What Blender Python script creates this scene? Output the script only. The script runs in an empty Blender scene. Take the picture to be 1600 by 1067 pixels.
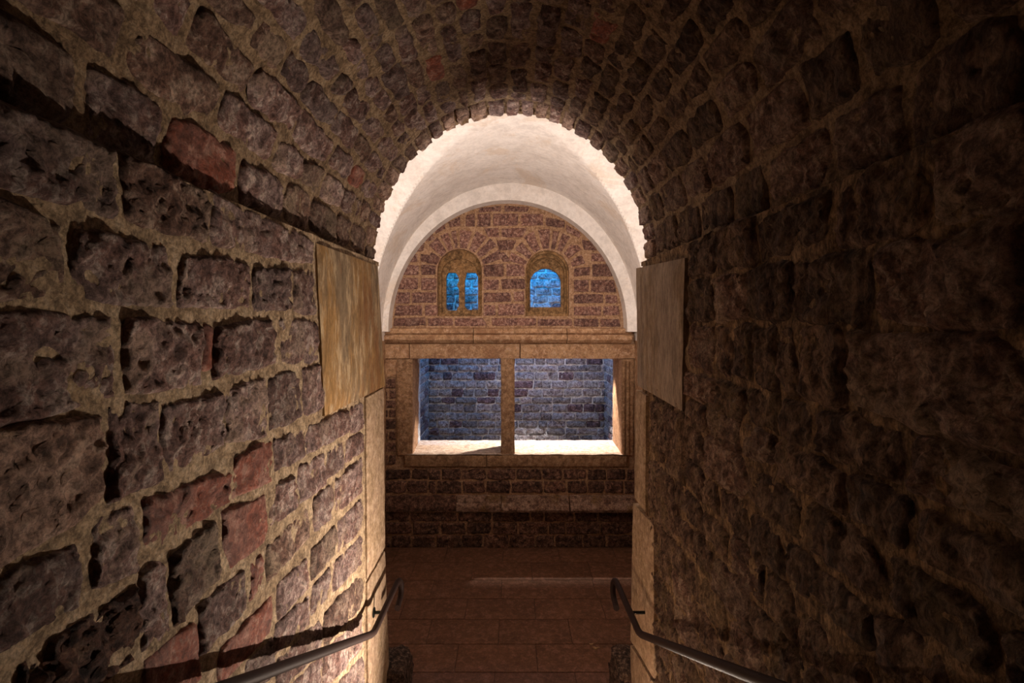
import bpy, bmesh, math, random
from mathutils import Vector, noise, Matrix
from mathutils.geometry import tessellate_polygon
R = math.radians
SC = bpy.context.scene
COL = SC.collection

# ---------------------------------------------------------------- camera, world, light, exposure
HC = 2.55                                   # eye height above the landing floor
cam = bpy.data.objects.new('camera', bpy.data.cameras.new('camera'))
COL.objects.link(cam); SC.camera = cam
cam.location = (0, 0, HC); cam.rotation_euler = (R(90), 0, 0)
cam.data.sensor_width = 36; cam.data.lens = 18
cam.data.shift_x = 3 / 1600; cam.data.shift_y = -38.5 / 1600
cam.data.clip_start = 0.02
w = bpy.data.worlds.new('world'); SC.world = w; w.use_nodes = True
w.node_tree.nodes['Background'].inputs[0].default_value = (0.9, 0.75, 0.6, 1)
w.node_tree.nodes['Background'].inputs[1].default_value = 0.0
vs = SC.view_settings
vs.view_transform = 'Standard'; vs.look = 'None'; vs.gamma = 1; vs.use_curve_mapping = False
vs.exposure = 0.0

def lamp(name, kind, loc, target, power, color, size=0.1, **kw):
    d = bpy.data.lights.new(name, kind); o = bpy.data.objects.new(name, d); COL.objects.link(o)
    o.location = loc
    o.rotation_euler = (Vector(target) - Vector(loc)).to_track_quat('-Z', 'Y').to_euler()
    d.energy = power; d.color = color
    if kind == 'AREA':
        d.shape = kw.get('shape', 'DISK'); d.size = size
        if 'size_y' in kw: d.size_y = kw['size_y']
        d.spread = kw.get('spread', math.pi)
    elif kind == 'SPOT':
        d.shadow_soft_size = size; d.spot_size = R(kw.get('cone', 90)); d.spot_blend = kw.get('blend', 0.6)
    else: d.shadow_soft_size = size
    return o
# step light low in the right wall of the stair (outside the frame)
lamp('step_light', 'AREA', (0.66, 2.42, 0.30), (-0.75, 1.55, 1.05), 170, (1.0, 0.81, 0.66), 0.07, spread=R(110))
lamp('step_light_glow', 'POINT', (0.63, 2.42, 0.33), (-0.75, 1.9, 1.2), 10, (1.0, 0.74, 0.52), 0.05)
# its weaker partner low in the left wall
lamp('left_step_light', 'AREA', (-0.66, 2.38, 0.32), (0.75, 1.95, 1.05), 27, (1.0, 0.66, 0.42), 0.07, spread=R(112))
# two lamps on the room side of the front wall, beside the arch, shining up into the plastered vault
lamp('room_uplight_a', 'SPOT', (-1.12, 3.14, 2.75), (-0.25, 4.7, 3.9), 90, (1.0, 0.85, 0.75), 0.05, cone=150, blend=0.6)
lamp('room_uplight_b', 'SPOT', (1.12, 3.14, 2.75), (0.25, 4.7, 3.9), 90, (1.0, 0.85, 0.75), 0.05, cone=150, blend=0.6)
# lamps in the light shaft behind the far wall
lamp('shaft_blue_light', 'AREA', (0.15, 6.60, 3.75), (0.15, 7.15, 2.7), 72, (0.008, 0.34, 0.95), 1.6, shape='RECTANGLE', size_y=0.15)
lamp('shaft_teal_light', 'AREA', (-0.95, 6.75, 3.45), (-0.95, 7.1, 2.5), 1.0, (0.02, 0.9, 0.6), 0.15)
lamp('shaft_sill_light', 'SPOT', (0.55, 6.48, HC - 0.09), (0.40, 5.90, HC - 1.5), 430, (1.0, 0.86, 0.76), 0.04, cone=98, blend=0.15)
lamp('shaft_cool_light', 'AREA', (0.1, 6.45, HC - 0.45), (0.1, 7.2, HC - 1.15), 3.0, (0.55, 0.60, 1.0), 2.0, shape='RECTANGLE', size_y=0.2)

# ---------------------------------------------------------------- materials
def ramp(nt, fac, stops):
    n = nt.nodes.new('ShaderNodeValToRGB'); nt.links.new(fac, n.inputs[0])
    e = n.color_ramp.elements
    while len(e) < len(stops): e.new(0.5)
    for i, (p, c) in enumerate(stops):
        e[i].position = p; e[i].color = (*c, 1)
    return n.outputs[0]
def mth(nt, op, a, b=None):
    n = nt.nodes.new('ShaderNodeMath'); n.operation = op
    for i, v in enumerate((a, b)):
        if v is None: continue
        if isinstance(v, (int, float)): n.inputs[i].default_value = v
        else: nt.links.new(v, n.inputs[i])
    return n.outputs[0]
def mixc(nt, fac, a, b, mode='MIX'):
    n = nt.nodes.new('ShaderNodeMix'); n.data_type = 'RGBA'; n.blend_type = mode
    for s, v in ((n.inputs[0], fac), (n.inputs[6], a), (n.inputs[7], b)):
        if isinstance(v, (int, float)): s.default_value = v
        elif isinstance(v, tuple): s.default_value = (*v, 1)
        else: nt.links.new(v, s)
    return n.outputs[2]
def noi(nt, vec, scale, detail=6, rough=0.6, dist=0.0):
    n = nt.nodes.new('ShaderNodeTexNoise'); nt.links.new(vec, n.inputs['Vector'])
    n.inputs['Scale'].default_value = scale; n.inputs['Detail'].default_value = detail
    n.inputs['Roughness'].default_value = rough; n.inputs['Distortion'].default_value = dist
    return n.outputs['Fac']
def vor(nt, vec, scale):
    n = nt.nodes.new('ShaderNodeTexVoronoi'); nt.links.new(vec, n.inputs['Vector']); n.inputs['Scale'].default_value = scale
    return n.outputs['Distance']

def rock(name, base, alt, speck, bump=0.5, dist=0.012, scale=1.0, rough=0.82, pit=0.6, vary=0.35, crust=None, stretch=(1, 1, 1)):
    """stone: base and second colour in blotches, light specks, dark pits, fine relief; each piece its own tint"""
    m = bpy.data.materials.new(name); m.use_nodes = True; nt = m.node_tree
    bs = nt.nodes['Principled BSDF']
    tc = nt.nodes.new('ShaderNodeTexCoord'); oi = nt.nodes.new('ShaderNodeObjectInfo')
    off = nt.nodes.new('ShaderNodeVectorMath'); off.operation = 'MULTIPLY_ADD'
    nt.links.new(tc.outputs['Object'], off.inputs[0]); off.inputs[1].default_value = stretch
    cmb = nt.nodes.new('ShaderNodeCombineXYZ')
    nt.links.new(mth(nt, 'MULTIPLY', oi.outputs['Random'], 37.0), cmb.inputs[0])
    nt.links.new(mth(nt, 'MULTIPLY', oi.outputs['Random'], 91.0), cmb.inputs[1])
    nt.links.new(cmb.outputs[0], off.inputs[2])
    v = off.outputs[0]
    big = noi(nt, v, 5 * scale, 5, 0.65, 0.4)
    mid = noi(nt, v, 22 * scale, 8, 0.7, 0.3)
    fine = noi(nt, v, 75 * scale, 9, 0.78, 0.3)
    c = mixc(nt, ramp(nt, big, [(0.44, (0, 0, 0)), (0.56, (1, 1, 1))]), base, alt)
    c = mixc(nt, ramp(nt, mid, [(0.515, (0, 0, 0)), (0.60, (0.9, 0.9, 0.9))]), c, speck)
    dk = ramp(nt, mid, [(0.40, (0.30, 0.27, 0.26)), (0.49, (1, 1, 1))])
    c = mixc(nt, min(0.85, 0.15 + pit), c, dk, 'MULTIPLY')
    vd = vor(nt, v, 34 * scale)
    pits = ramp(nt, mth(nt, 'ADD', vd, mth(nt, 'MULTIPLY', mid, 0.5)), [(0.24, (0, 0, 0)), (0.40, (1, 1, 1))])
    c = mixc(nt, pit, c, mixc(nt, pits, (0.25, 0.22, 0.2), (1.0, 1.0, 1.0)), 'MULTIPLY')
    if crust:
        cr = ramp(nt, noi(nt, v, 3.2 * scale, 7, 0.72, 0.8), [(0.53, (0, 0, 0)), (0.60, (0.85, 0.85, 0.85))])
        c = mixc(nt, cr, c, crust)
    c = mixc(nt, min(0.9, 0.12 + 1.1 * pit), c, ramp(nt, fine, [(0.42, (0.45, 0.43, 0.42)), (0.5, (1.05, 1.05, 1.05)), (0.58, (1.65, 1.62, 1.58))]), 'MULTIPLY')
    # per piece tint
    br = nt.nodes.new('ShaderNodeMapRange'); nt.links.new(oi.outputs['Random'], br.inputs[0])
    br.inputs[3].default_value = 1 - vary; br.inputs[4].default_value = 1 + vary * 0.8
    hs = nt.nodes.new('ShaderNodeHueSaturation'); nt.links.new(c, hs.inputs['Color'])
    nt.links.new(br.outputs[0], hs.inputs['Value'])
    nt.links.new(hs.outputs[0], bs.inputs['Base Color'])
    bs.inputs['Roughness'].default_value = rough; bs.inputs['Specular IOR Level'].default_value = 0.3
    h = mth(nt, 'ADD', mth(nt, 'MULTIPLY', mid, 1.0), mth(nt, 'MULTIPLY', fine, 0.8))
    h = mth(nt, 'ADD', h, mth(nt, 'MULTIPLY', pits, 0.35 * pit))
    b = nt.nodes.new('ShaderNodeBump'); b.inputs['Strength'].default_value = bump; b.inputs['Distance'].default_value = dist * 1.6
    nt.links.new(h, b.inputs['Height']); nt.links.new(b.outputs[0], bs.inputs['Normal'])
    return m

MAUVE = rock('mauve_sandstone', (0.30, 0.205, 0.188), (0.235, 0.130, 0.108), (0.50, 0.40, 0.35), 0.9, 0.016, crust=(0.36, 0.255, 0.20))
BROWN = rock('brown_sandstone', (0.27, 0.175, 0.135), (0.20, 0.11, 0.08), (0.42, 0.31, 0.24), 0.9, 0.016, crust=(0.33, 0.24, 0.17))
REDS = rock('red_sandstone', (0.30, 0.085, 0.048), (0.27, 0.11, 0.08), (0.45, 0.25, 0.19), 0.7, 0.012, vary=0.15, pit=0.4, rough=0.6)
PITTED = rock('pitted_dark_red_stone', (0.16, 0.075, 0.05), (0.10, 0.05, 0.04), (0.30, 0.18, 0.12), 1.0, 0.03, scale=0.8, vary=0.1, pit=1.0)
PINK = rock('pale_pink_sandstone', (0.33, 0.215, 0.165), (0.25, 0.15, 0.11), (0.42, 0.30, 0.23), 0.7, 0.012, vary=0.12, crust=(0.22, 0.13, 0.06))
MORTAR = rock('sandy_mortar', (0.43, 0.315, 0.195), (0.35, 0.245, 0.145), (0.52, 0.40, 0.27), 0.7, 0.010, scale=1.3, vary=0.0, pit=0.5)
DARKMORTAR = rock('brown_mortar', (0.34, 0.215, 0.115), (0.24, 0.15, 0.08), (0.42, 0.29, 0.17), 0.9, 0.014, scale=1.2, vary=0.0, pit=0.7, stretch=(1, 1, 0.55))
RIGHTST = rock('brown_right_stone', (0.25, 0.158, 0.108), (0.18, 0.105, 0.075), (0.38, 0.26, 0.18), 1.0, 0.022, vary=0.28, pit=0.8, crust=(0.26, 0.175, 0.10), stretch=(1, 1, 0.5))  # browner, slightly darker stone for the right wall and the vault's right haunch
ASHLAR = rock('ochre_dressed_stone', (0.33, 0.19, 0.07), (0.24, 0.17, 0.10), (0.46, 0.34, 0.2), 0.35, 0.006, scale=0.7, vary=0.05, pit=0.25, crust=(0.22, 0.10, 0.035), stretch=(1, 1, 0.35))
ASHLAR2 = rock('grey_tan_dressed_stone', (0.30, 0.23, 0.175), (0.27, 0.19, 0.12), (0.36, 0.28, 0.21), 0.35, 0.006, scale=0.7, vary=0.05, pit=0.25, stretch=(1, 1, 0.35))
JAMB = rock('tan_jamb_stone', (0.36, 0.25, 0.165), (0.31, 0.215, 0.13), (0.44, 0.33, 0.23), 0.3, 0.006, vary=0.12, pit=0.25)
TANSTONE = rock('tan_window_stone', (0.40, 0.235, 0.125), (0.31, 0.17, 0.09), (0.46, 0.30, 0.19), 0.35, 0.006, vary=0.10, pit=0.25, crust=(0.24, 0.12, 0.06))
POSTST = rock('brown_window_stone', (0.29, 0.165, 0.085), (0.22, 0.12, 0.062), (0.36, 0.225, 0.135), 0.4, 0.006, vary=0.10, pit=0.3)
NICHE = rock('dark_ochre_window_stone', (0.25, 0.135, 0.055), (0.17, 0.095, 0.04), (0.32, 0.19, 0.09), 0.5, 0.008, vary=0.1, pit=0.4)
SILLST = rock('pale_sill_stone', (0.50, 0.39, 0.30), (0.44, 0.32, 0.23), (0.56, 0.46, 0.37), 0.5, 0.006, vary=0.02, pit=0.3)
BRICK = rock('red_brown_masonry', (0.235, 0.115, 0.085), (0.17, 0.085, 0.07), (0.40, 0.25, 0.19), 0.8, 0.010, scale=1.6, vary=0.28, pit=0.6)
DBRICK = rock('dark_rough_masonry', (0.23, 0.115, 0.08), (0.15, 0.08, 0.058), (0.38, 0.22, 0.15), 1.0, 0.020, scale=1.2, vary=0.35, pit=0.9)
VMORTAR = rock('brown_vault_mortar', (0.32, 0.22, 0.13), (0.25, 0.165, 0.095), (0.38, 0.28, 0.18), 0.7, 0.012, scale=1.3, vary=0.0, pit=0.5)
FMORTAR = rock('ochre_pointing', (0.36, 0.21, 0.12), (0.30, 0.17, 0.095), (0.42, 0.28, 0.18), 0.5, 0.006, scale=1.6, vary=0.0, pit=0.4)
BLUEST = rock('grey_shaft_stone', (0.26, 0.24, 0.24), (0.21, 0.17, 0.17), (0.36, 0.34, 0.34), 1.0, 0.016, scale=1.4, vary=0.35, pit=0.7)
BLUESTR = rock('purple_shaft_stone', (0.13, 0.075, 0.08), (0.09, 0.055, 0.06), (0.22, 0.16, 0.17), 1.0, 0.016, scale=1.4, vary=0.3, pit=0.7)
SHMORT = rock('grey_shaft_pointing', (0.42, 0.42, 0.42), (0.34, 0.34, 0.34), (0.5, 0.5, 0.5), 0.6, 0.008, vary=0.0, pit=0.4)
PLASTER = rock('white_lime_plaster', (0.80, 0.745, 0.70), (0.76, 0.70, 0.65), (0.82, 0.77, 0.73), 0.06, 0.010, scale=0.35, vary=0.0, pit=0.0, crust=(0.70, 0.60, 0.51))
FLOORST = rock('red_sandstone_paving', (0.150, 0.070, 0.038), (0.125, 0.058, 0.031), (0.20, 0.10, 0.065), 0.25, 0.004, vary=0.07, pit=0.15, rough=0.75)
FLOORJ = rock('paving_joint', (0.11, 0.055, 0.033), (0.09, 0.045, 0.028), (0.15, 0.08, 0.05), 0.3, 0.004, vary=0.0, pit=0.2)
PEBBLE = rock('conglomerate', (0.13, 0.075, 0.05), (0.08, 0.05, 0.038), (0.34, 0.24, 0.18), 1.0, 0.02, scale=1.8, vary=0.1, pit=0.8)
LEAFM = rock('dry_leaf_brown', (0.40, 0.25, 0.13), (0.32, 0.19, 0.09), (0.46, 0.3, 0.17), 0.3, 0.002, vary=0.1, pit=0.1)
def metal(name, col, rough, met=0.6):
    m = bpy.data.materials.new(name); m.use_nodes = True; nt = m.node_tree; bs = nt.nodes['Principled BSDF']
    tc = nt.nodes.new('ShaderNodeTexCoord')
    n = noi(nt, tc.outputs['Object'], 60, 5, 0.6)
    nt.links.new(mixc(nt, n, col, tuple(c * 1.6 for c in col)), bs.inputs['Base Color'])
    bs.inputs['Metallic'].default_value = met; bs.inputs['Specular IOR Level'].default_value = 0.15; bs.inputs['Roughness'].default_value = rough
    b = nt.nodes.new('ShaderNodeBump'); b.inputs['Strength'].default_value = 0.15; b.inputs['Distance'].default_value = 0.002
    nt.links.new(n, b.inputs['Height']); nt.links.new(b.outputs[0], bs.inputs['Normal'])
    return m
IRON = metal('painted_dark_iron', (0.020, 0.011, 0.009), 0.6, 0.1)
IRONG = metal('dark_bracket_iron', (0.018, 0.020, 0.018), 0.35, 0.7)

# ---------------------------------------------------------------- mesh helpers
def link(name, me, mat, parent=None, smooth=True):
    o = bpy.data.objects.new(name, me); COL.objects.link(o)
    if mat: me.materials.append(mat)
    if parent: o.parent = parent
    if smooth and len(me.polygons): me.polygons.foreach_set('use_smooth', [True] * len(me.polygons))
    return o
def struct(o): o['kind'] = 'structure'; return o
def tag(o, label, cat, group=None):
    o['label'] = label; o['category'] = cat
    if group: o['group'] = group
    return o
def empty(name, loc):
    o = bpy.data.objects.new(name, None); COL.objects.link(o); o.location = loc; o.empty_display_size = 0.05; return o
def from_world(name, vs, fs, mat, parent=None, smooth=True, want=None, origin=None):
    """mesh from world points; its origin at the centre; faces turned towards `want`"""
    c = Vector(origin) if origin is not None else sum((Vector(v) for v in vs), Vector()) / len(vs)
    if want is not None:
        f = fs[len(fs) // 2]
        n = (Vector(vs[f[1]]) - Vector(vs[f[0]])).cross(Vector(vs[f[2]]) - Vector(vs[f[0]]))
        if n.dot(Vector(want)) < 0: fs = [tuple(reversed(q)) for q in fs]
    me = bpy.data.meshes.new(name); me.from_pydata([tuple(Vector(v) - c) for v in vs], [], fs); me.update()
    o = link(name, me, mat, None, smooth)
    o.location = c
    if parent:
        o.parent = parent; o.location = c - parent.location
    return o
def fr(p, s, o=4): return noise.fractal(Vector(p) * s, 0.75, 2.1, o)
def sheet(name, F, a0, a1, b0, b1, step, mat, want, amp=0.005, skip=None, parent=None, origin=None, sc=9):
    na = max(2, int(abs(a1 - a0) / step)); nb = max(2, int(abs(b1 - b0) / step))
    vs = []; idx = {}
    for j in range(nb + 1):
        for i in range(na + 1):
            a = a0 + (a1 - a0) * i / na; b = b0 + (b1 - b0) * j / nb
            p = F(a, b, 0); d = fr(p, sc, 4) * amp - 0.003
            vs.append(F(a, b, d))
    fs = []
    for j in range(nb):
        for i in range(na):
            q = j * (na + 1) + i
            fs.append((q, q + 1, q + na + 2, q + na + 1))
    return from_world(name, vs, fs, mat, parent, True, want, origin)
CNT = [0]
def stone(F, quad, mat, parent, want, proud=0.010, rough=0.010, res=0.010, name='stone', cr=0.09, wav=0.006, bev=0.014, sink=0.010, rs=1.0, tilt=0.004, grow=0.0):
    """one irregular stone: quad = TL,TR,BR,BL in the (a,b) plane of the surface F(a,b,d)"""
    CNT[0] += 1; rnd = random.Random(CNT[0] * 7 + 3)
    TL, TR, BR, BL = [Vector(q) for q in quad]
    g = bev * 0.55 + grow; eu = ((TR - TL).normalized() + (BR - BL).normalized()).normalized() * g; ev = ((TL - BL).normalized() + (TR - BR).normalized()).normalized() * g
    TL = TL - eu + ev; TR = TR + eu + ev; BR = BR + eu - ev; BL = BL - eu - ev
    W = ((TR - TL).length + (BR - BL).length) / 2; H = ((TL - BL).length + (TR - BR).length) / 2
    nu = max(6, min(40, int(W / res))); nv = max(5, min(30, int(H / res)))
    ta, tb = rnd.uniform(-tilt, tilt), rnd.uniform(-tilt, tilt); pr = proud + rnd.uniform(-0.35, 0.35) * proud
    so = Vector((rnd.uniform(0, 50), rnd.uniform(0, 50), rnd.uniform(0, 50)))
    cr = cr * rnd.uniform(0.6, 1.5)
    vs = []
    def cl(t): return math.sin(t * math.pi / 2) * 0.35 + t * 0.65
    for j in range(nv + 1):
        v = cl(2 * j / nv - 1)
        for i in range(nu + 1):
            u = cl(2 * i / nu - 1)
            uu = u * math.sqrt(1 - cr * v * v); vv = v * math.sqrt(1 - cr * u * u)
            s = (uu + 1) / 2; t = (vv + 1) / 2
            p = (TL * (1 - s) + TR * s) * (1 - t) + (BL * (1 - s) + BR * s) * t
            q3 = Vector((p.x, p.y, 0)) + so
            p = p + Vector((noise.noise(q3 * 14), noise.noise(q3 * 14 + Vector((9, 9, 9))))) * wav * 1.6
            e = min((1 - abs(u)) * W / 2, (1 - abs(v)) * H / 2)
            k = min(1.0, e / bev); k = k * k * (3 - 2 * k)
            n1 = noise.fractal(q3 * 13 * rs, 0.7, 2.2, 5); n2 = abs(noise.noise(q3 * 26 * rs))
            d = pr + ta * u + tb * v + rough * (n1 * 0.75 - n2 * 0.9 + 0.2) + rough * 0.5 * noise.fractal(q3 * 60 * rs, 0.8, 2.0, 2)
            d = -sink + (d + sink) * k
            vs.append(F(p.x, p.y, d))
    fs = [(j * (nu + 1) + i, j * (nu + 1) + i + 1, (j + 1) * (nu + 1) + i + 1, (j + 1) * (nu + 1) + i) for j in range(nv) for i in range(nu)]
    return from_world(name, vs, fs, mat, parent, True, want)
def solid(name, lo, hi, mat, parent=None, bevel=0.008, rough=0.0015, step=0.04, origin=None):
    """box with worn rounded edges and a slightly uneven surface"""
    bm = bmesh.new(); bmesh.ops.create_cube(bm, size=1)
    lo, hi = Vector(lo), Vector(hi); c = (lo + hi) / 2; s = hi - lo
    for v in bm.verts: v.co = Vector((v.co.x * s.x, v.co.y * s.y, v.co.z * s.z)) + c
    b = min(bevel, min(s) * 0.3)
    if rough > 0:
        for ax in range(3):
            n = min(30, int(s[ax] / step))
            for k in range(1, n):
                co = lo.copy(); co[ax] = lo[ax] + s[ax] * k / n; no = Vector((0, 0, 0)); no[ax] = 1
                bmesh.ops.bisect_plane(bm, geom=bm.verts[:] + bm.edges[:] + bm.faces[:], plane_co=co, plane_no=no)
    if b > 0:
        ed = [e for e in bm.edges if len(e.link_faces) == 2 and e.calc_face_angle(0) > 0.5]
        bmesh.ops.bevel(bm, geom=ed, offset=b, segments=2, affect='EDGES', profile=0.6)
    bm.normal_update()
    if rough > 0:
        for v in bm.verts: v.co += v.normal * (fr(v.co, 7, 4) * rough)
    oc = Vector(origin) if origin is not None else c
    for v in bm.verts: v.co -= oc
    me = bpy.data.meshes.new(name); bm.to_mesh(me); bm.free()
    o = link(name, me, mat, None); me.set_sharp_from_angle(angle=R(50))
    o.location = oc
    if parent: o.parent = parent; o.location = oc - parent.location
    return o
def slab(name, outer, holes, y0, y1, mat, parent=None, bev=0.0):
    """upright slab in the XZ plane between depths y0 (front) and y1 with holes cut through"""
    loops = [outer] + holes
    flat = [p for l in loops for p in l]
    tris = tessellate_polygon([[Vector((x, z, 0)) for x, z in l] for l in loops])
    n = len(flat)
    vs = [(x, y0, z) for x, z in flat] + [(x, y1, z) for x, z in flat]
    fs = []
    for t in tris:
        a, b, c = t; A, B, Cc = flat[a], flat[b], flat[c]
        cr = (B[0] - A[0]) * (Cc[1] - A[1]) - (B[1] - A[1]) * (Cc[0] - A[0])
        if cr < 0: a, c = c, a
        fs.append((a, b, c)); fs.append((c + n, b + n, a + n))
    k = 0
    for l in loops:
        m = len(l)
        for i in range(m):
            a, b = k + i, k + (i + 1) % m
            fs.append((a, a + n, b + n, b))
        k += m
    c = (sum(v[0] for v in vs) / len(vs), y0, sum(v[2] for v in vs) / len(vs))
    o = from_world(name, vs, fs, mat, parent, False, None, c)
    bm = bmesh.new(); bm.from_mesh(o.data); bmesh.ops.recalc_face_normals(bm, faces=bm.faces); bm.to_mesh(o.data); bm.free()
    return o
def PX(px, py, Y): return ((px - 797) * Y / 800, HC - (py - 495) * Y / 800)
def archpoly(x0, x1, zb, zt, n=20, rise=None):
    r = (x1 - x0) / 2; rise = rise or r; c = (x0 + x1) / 2; zs = zt - rise
    pts = [(x0, zb), (x1, zb)]
    for i in range(n + 1):
        t = math.pi * i / n; pts.append((c + r * math.cos(t), zs + rise * math.sin(t)))
    return pts
def tube(name, pts, r, mat, parent=None, n=16, cap=True, origin=None):
    vs = []; fs = []; pts = [Vector(p) for p in pts]; up = Vector((0.3, 0.1, 1)).normalized(); prev = None
    for i, p in enumerate(pts):
        t = ((pts[min(i + 1, len(pts) - 1)] - pts[max(i - 1, 0)])).normalized()
        if prev is None:
            a = t.cross(up).normalized()
        else:
            a = (prev - t * prev.dot(t)).normalized()
        prev = a; b = t.cross(a)
        rr = r[i] if isinstance(r, list) else r
        for k in range(n):
            an = 2 * math.pi * k / n; vs.append(p + a * math.cos(an) * rr + b * math.sin(an) * rr)
    for i in range(len(pts) - 1):
        for k in range(n):
            q = i * n + k; q2 = i * n + (k + 1) % n; fs.append((q, q2, q2 + n, q + n))
    if cap: fs.append(tuple(reversed(range(n)))); fs.append(tuple(range((len(pts) - 1) * n, len(pts) * n)))
    o = from_world(name, vs, fs, mat, parent, True, None, origin)
    o.data.set_sharp_from_angle(angle=R(60))
    return o

# ---------------------------------------------------------------- the stair passage: left wall
XW = 0.755; ZS = HC + 0.325               # wall face, springing of the vault
def FL(a, b, d): return Vector((-XW + d, a, b))
def FRt(a, b, d): return Vector((XW - d, a, b))
def unL(px, py):
    Y = XW * 800 / (797 - px); return (Y, HC - (py - 495) * Y / 800)
def unR(px, py):
    Y = XW * 800 / (px - 797); return (Y, HC - (py - 495) * Y / 800)
wl = struct(sheet('wall_left', FL, -0.3, 2.90, 0.0, ZS - 0.01, 0.016, MORTAR, (1, 0, 0), 0.006, origin=(-XW, 1.5, 0)))
wl2 = solid('wall_cap', (-1.15, -0.3, ZS - 0.03), (-XW - 0.012, 3.0, ZS - 0.004), MORTAR, wl, 0.004, 0.002, 0.08)
LEFT = [
 # row under the vault ledge
 ('P', (-90, 131), (172, 236), (180, 335), (-90, 255)), ('B', (196, 243), (323, 303), (320, 375), (198, 340)), ('M', (333, 305), (487, 378), (489, 412), (333, 378)),
 ('B', (-110, 262), (90, 362), (96, 461), (-110, 472)), ('M', (120, 356), (262, 390), (268, 479), (117, 462)), ('M', (287, 399), (389, 413), (391, 479), (281, 474)),
 ('M', (400, 419), (451, 422), (455, 482), (394, 485)), ('M', (459, 427), (489, 423), (493, 492), (461, 482)),
 ('M', (-140, 478), (178, 501), (176, 620), (-140, 690)), ('M', (198, 499), (312, 509), (317, 600), (197, 612)), ('R', (322, 512), (331, 512), (329, 575), (320, 575)),
 ('M', (339, 514), (422, 500), (431, 566), (334, 589)), ('M', (438, 500), (495, 504), (497, 564), (440, 565)),
 ('K', (-150, 705), (154, 651), (154, 786), (-150, 985)), ('M', (173, 638), (244, 630), (250, 750), (173, 780)), ('M', (256, 636), (347, 616), (350, 692), (262, 742)),
 ('M', (353, 615), (415, 592), (417, 682), (354, 688)), ('M', (421, 592), (467, 579), (469, 653), (422, 671)), ('M', (474, 579), (498, 572), (505, 637), (474, 651)),
 ('M', (-150, 982), (115, 852), (121, 950), (-150, 1092)), ('M', (150, 816), (207, 793), (213, 893), (150, 908)), ('R2', (228, 788), (359, 738), (358, 782), (230, 862)),
 ('RK', (366, 720), (422, 693), (424, 750), (366, 774)), ('M', (430, 690), (471, 671), (476, 711), (429, 734)), ('M', (478, 671), (544, 641), (543, 675), (480, 708)), ('M', (549, 639), (566, 632), (566, 668), (549, 675)),
 ('D', (30, 1040), (208, 918), (219, 1023), (30, 1160)), ('M', (223, 891), (255, 880), (262, 985), (225, 1017)), ('B', (270, 870), (336, 817), (343, 905), (274, 972)),
 ('R', (350, 806), (415, 774), (417, 842), (360, 885)), ('M', (421, 771), (458, 746), (462, 792), (421, 824)), ('M', (467, 732), (507, 709), (510, 754), (467, 786)), ('M', (512, 707), (537, 693), (537, 725), (512, 747)), ('M', (542, 690), (566, 676), (566, 706), (542, 720)),
 ('R', (228, 1030), (303, 977), (308, 1060), (228, 1125)), ('M', (315, 951), (379, 893), (385, 946), (315, 1021)), ('R2', (392, 882), (409, 868), (411, 919), (392, 934)), ('B', (417, 858), (480, 794), (483, 838), (418, 905)),
 ('M', (490, 781), (521, 756), (516, 813), (490, 828)), ('M', (526, 752), (564, 716), (564, 770), (526, 800)),
 ('R', (345, 1018), (424, 934), (420, 990), (345, 1068)), ('M', (434, 918), (479, 874), (479, 921), (437, 962)), ('B', (487, 862), (523, 822), (523, 865), (487, 905)), ('M', (529, 815), (565, 782), (565, 825), (529, 860)),
 ('M', (432, 980), (480, 933), (482, 975), (432, 1024)), ('M', (488, 920), (515, 888), (515, 930), (488, 962)), ('M', (520, 882), (565, 838), (565, 880), (520, 926)),
 ('M', (385, 1038), (425, 1000), (427, 1050), (385, 1092)), ('M', (434, 1035), (500, 970), (500, 1015), (434, 1080)), ('B', (506, 962), (566, 898), (566, 945), (506, 1010)),
 ('M', (455, 1073), (500, 1030), (500, 1078), (455, 1125)), ('M', (506, 1023), (566, 960), (566, 1012), (506, 1077)), ('M', (508, 1090), (568, 1026), (568, 1078), (508, 1142)),
]
MK = {'M': MAUVE, 'B': BROWN, 'R': REDS, 'R2': REDS, 'RK': REDS, 'K': PINK, 'D': PITTED, 'P': MAUVE}
for code, *q in LEFT:
    quad = [unL(*p) for p in q]
    near = sum(p[0] for p in quad) / 4
    stone(FL, quad, MK[code], wl, (1, 0, 0), 0.005, 0.013 if code not in ('R', 'D') else (0.005 if code == 'R' else 0.024), 0.008 if near < 1.7 else 0.012, wav=0.006, grow=0.007)
def fill(F, wall, z0, z1, y0, y1, mats, want, test, seed, hrow=0.165, lw=(0.17, 0.33), gap=0.022, **kw):
    rnd = random.Random(seed); z = z1
    while z > z0:
        h = hrow * rnd.uniform(0.85, 1.15); y = y0 - rnd.uniform(0, 0.2)
        while y < y1:
            L = rnd.uniform(*lw); a0, a1 = max(y, y0), min(y + L, y1)
            if a1 - a0 > 0.08 and test((a0 + a1) / 2, z - h / 2):
                j = [rnd.uniform(-0.008, 0.008) for _ in range(4)]
                stone(F, [(a0 + gap / 2, z - gap / 2 + j[0]), (a1 - gap / 2, z - gap / 2 + j[1]), (a1 - gap / 2, z - h + gap / 2 + j[2]), (a0 + gap / 2, z - h + gap / 2 + j[3])], rnd.choice(mats), wall, want, **kw)
            y += L
        z -= h
def stairz(y): return max(0.0, (2.75 - y) * 0.52)
# courses below the picture's lower edge, down to the steps
fill(FL, wl, 0.0, 1.80, 0.35, 2.62, [MAUVE, MAUVE, BROWN, REDS], (1, 0, 0), lambda y, z: z + 0.1 > stairz(y) and (HC - z) / y * 800 + 495 > 1125, 5, res=0.016, proud=0.008, rough=0.009)

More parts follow.
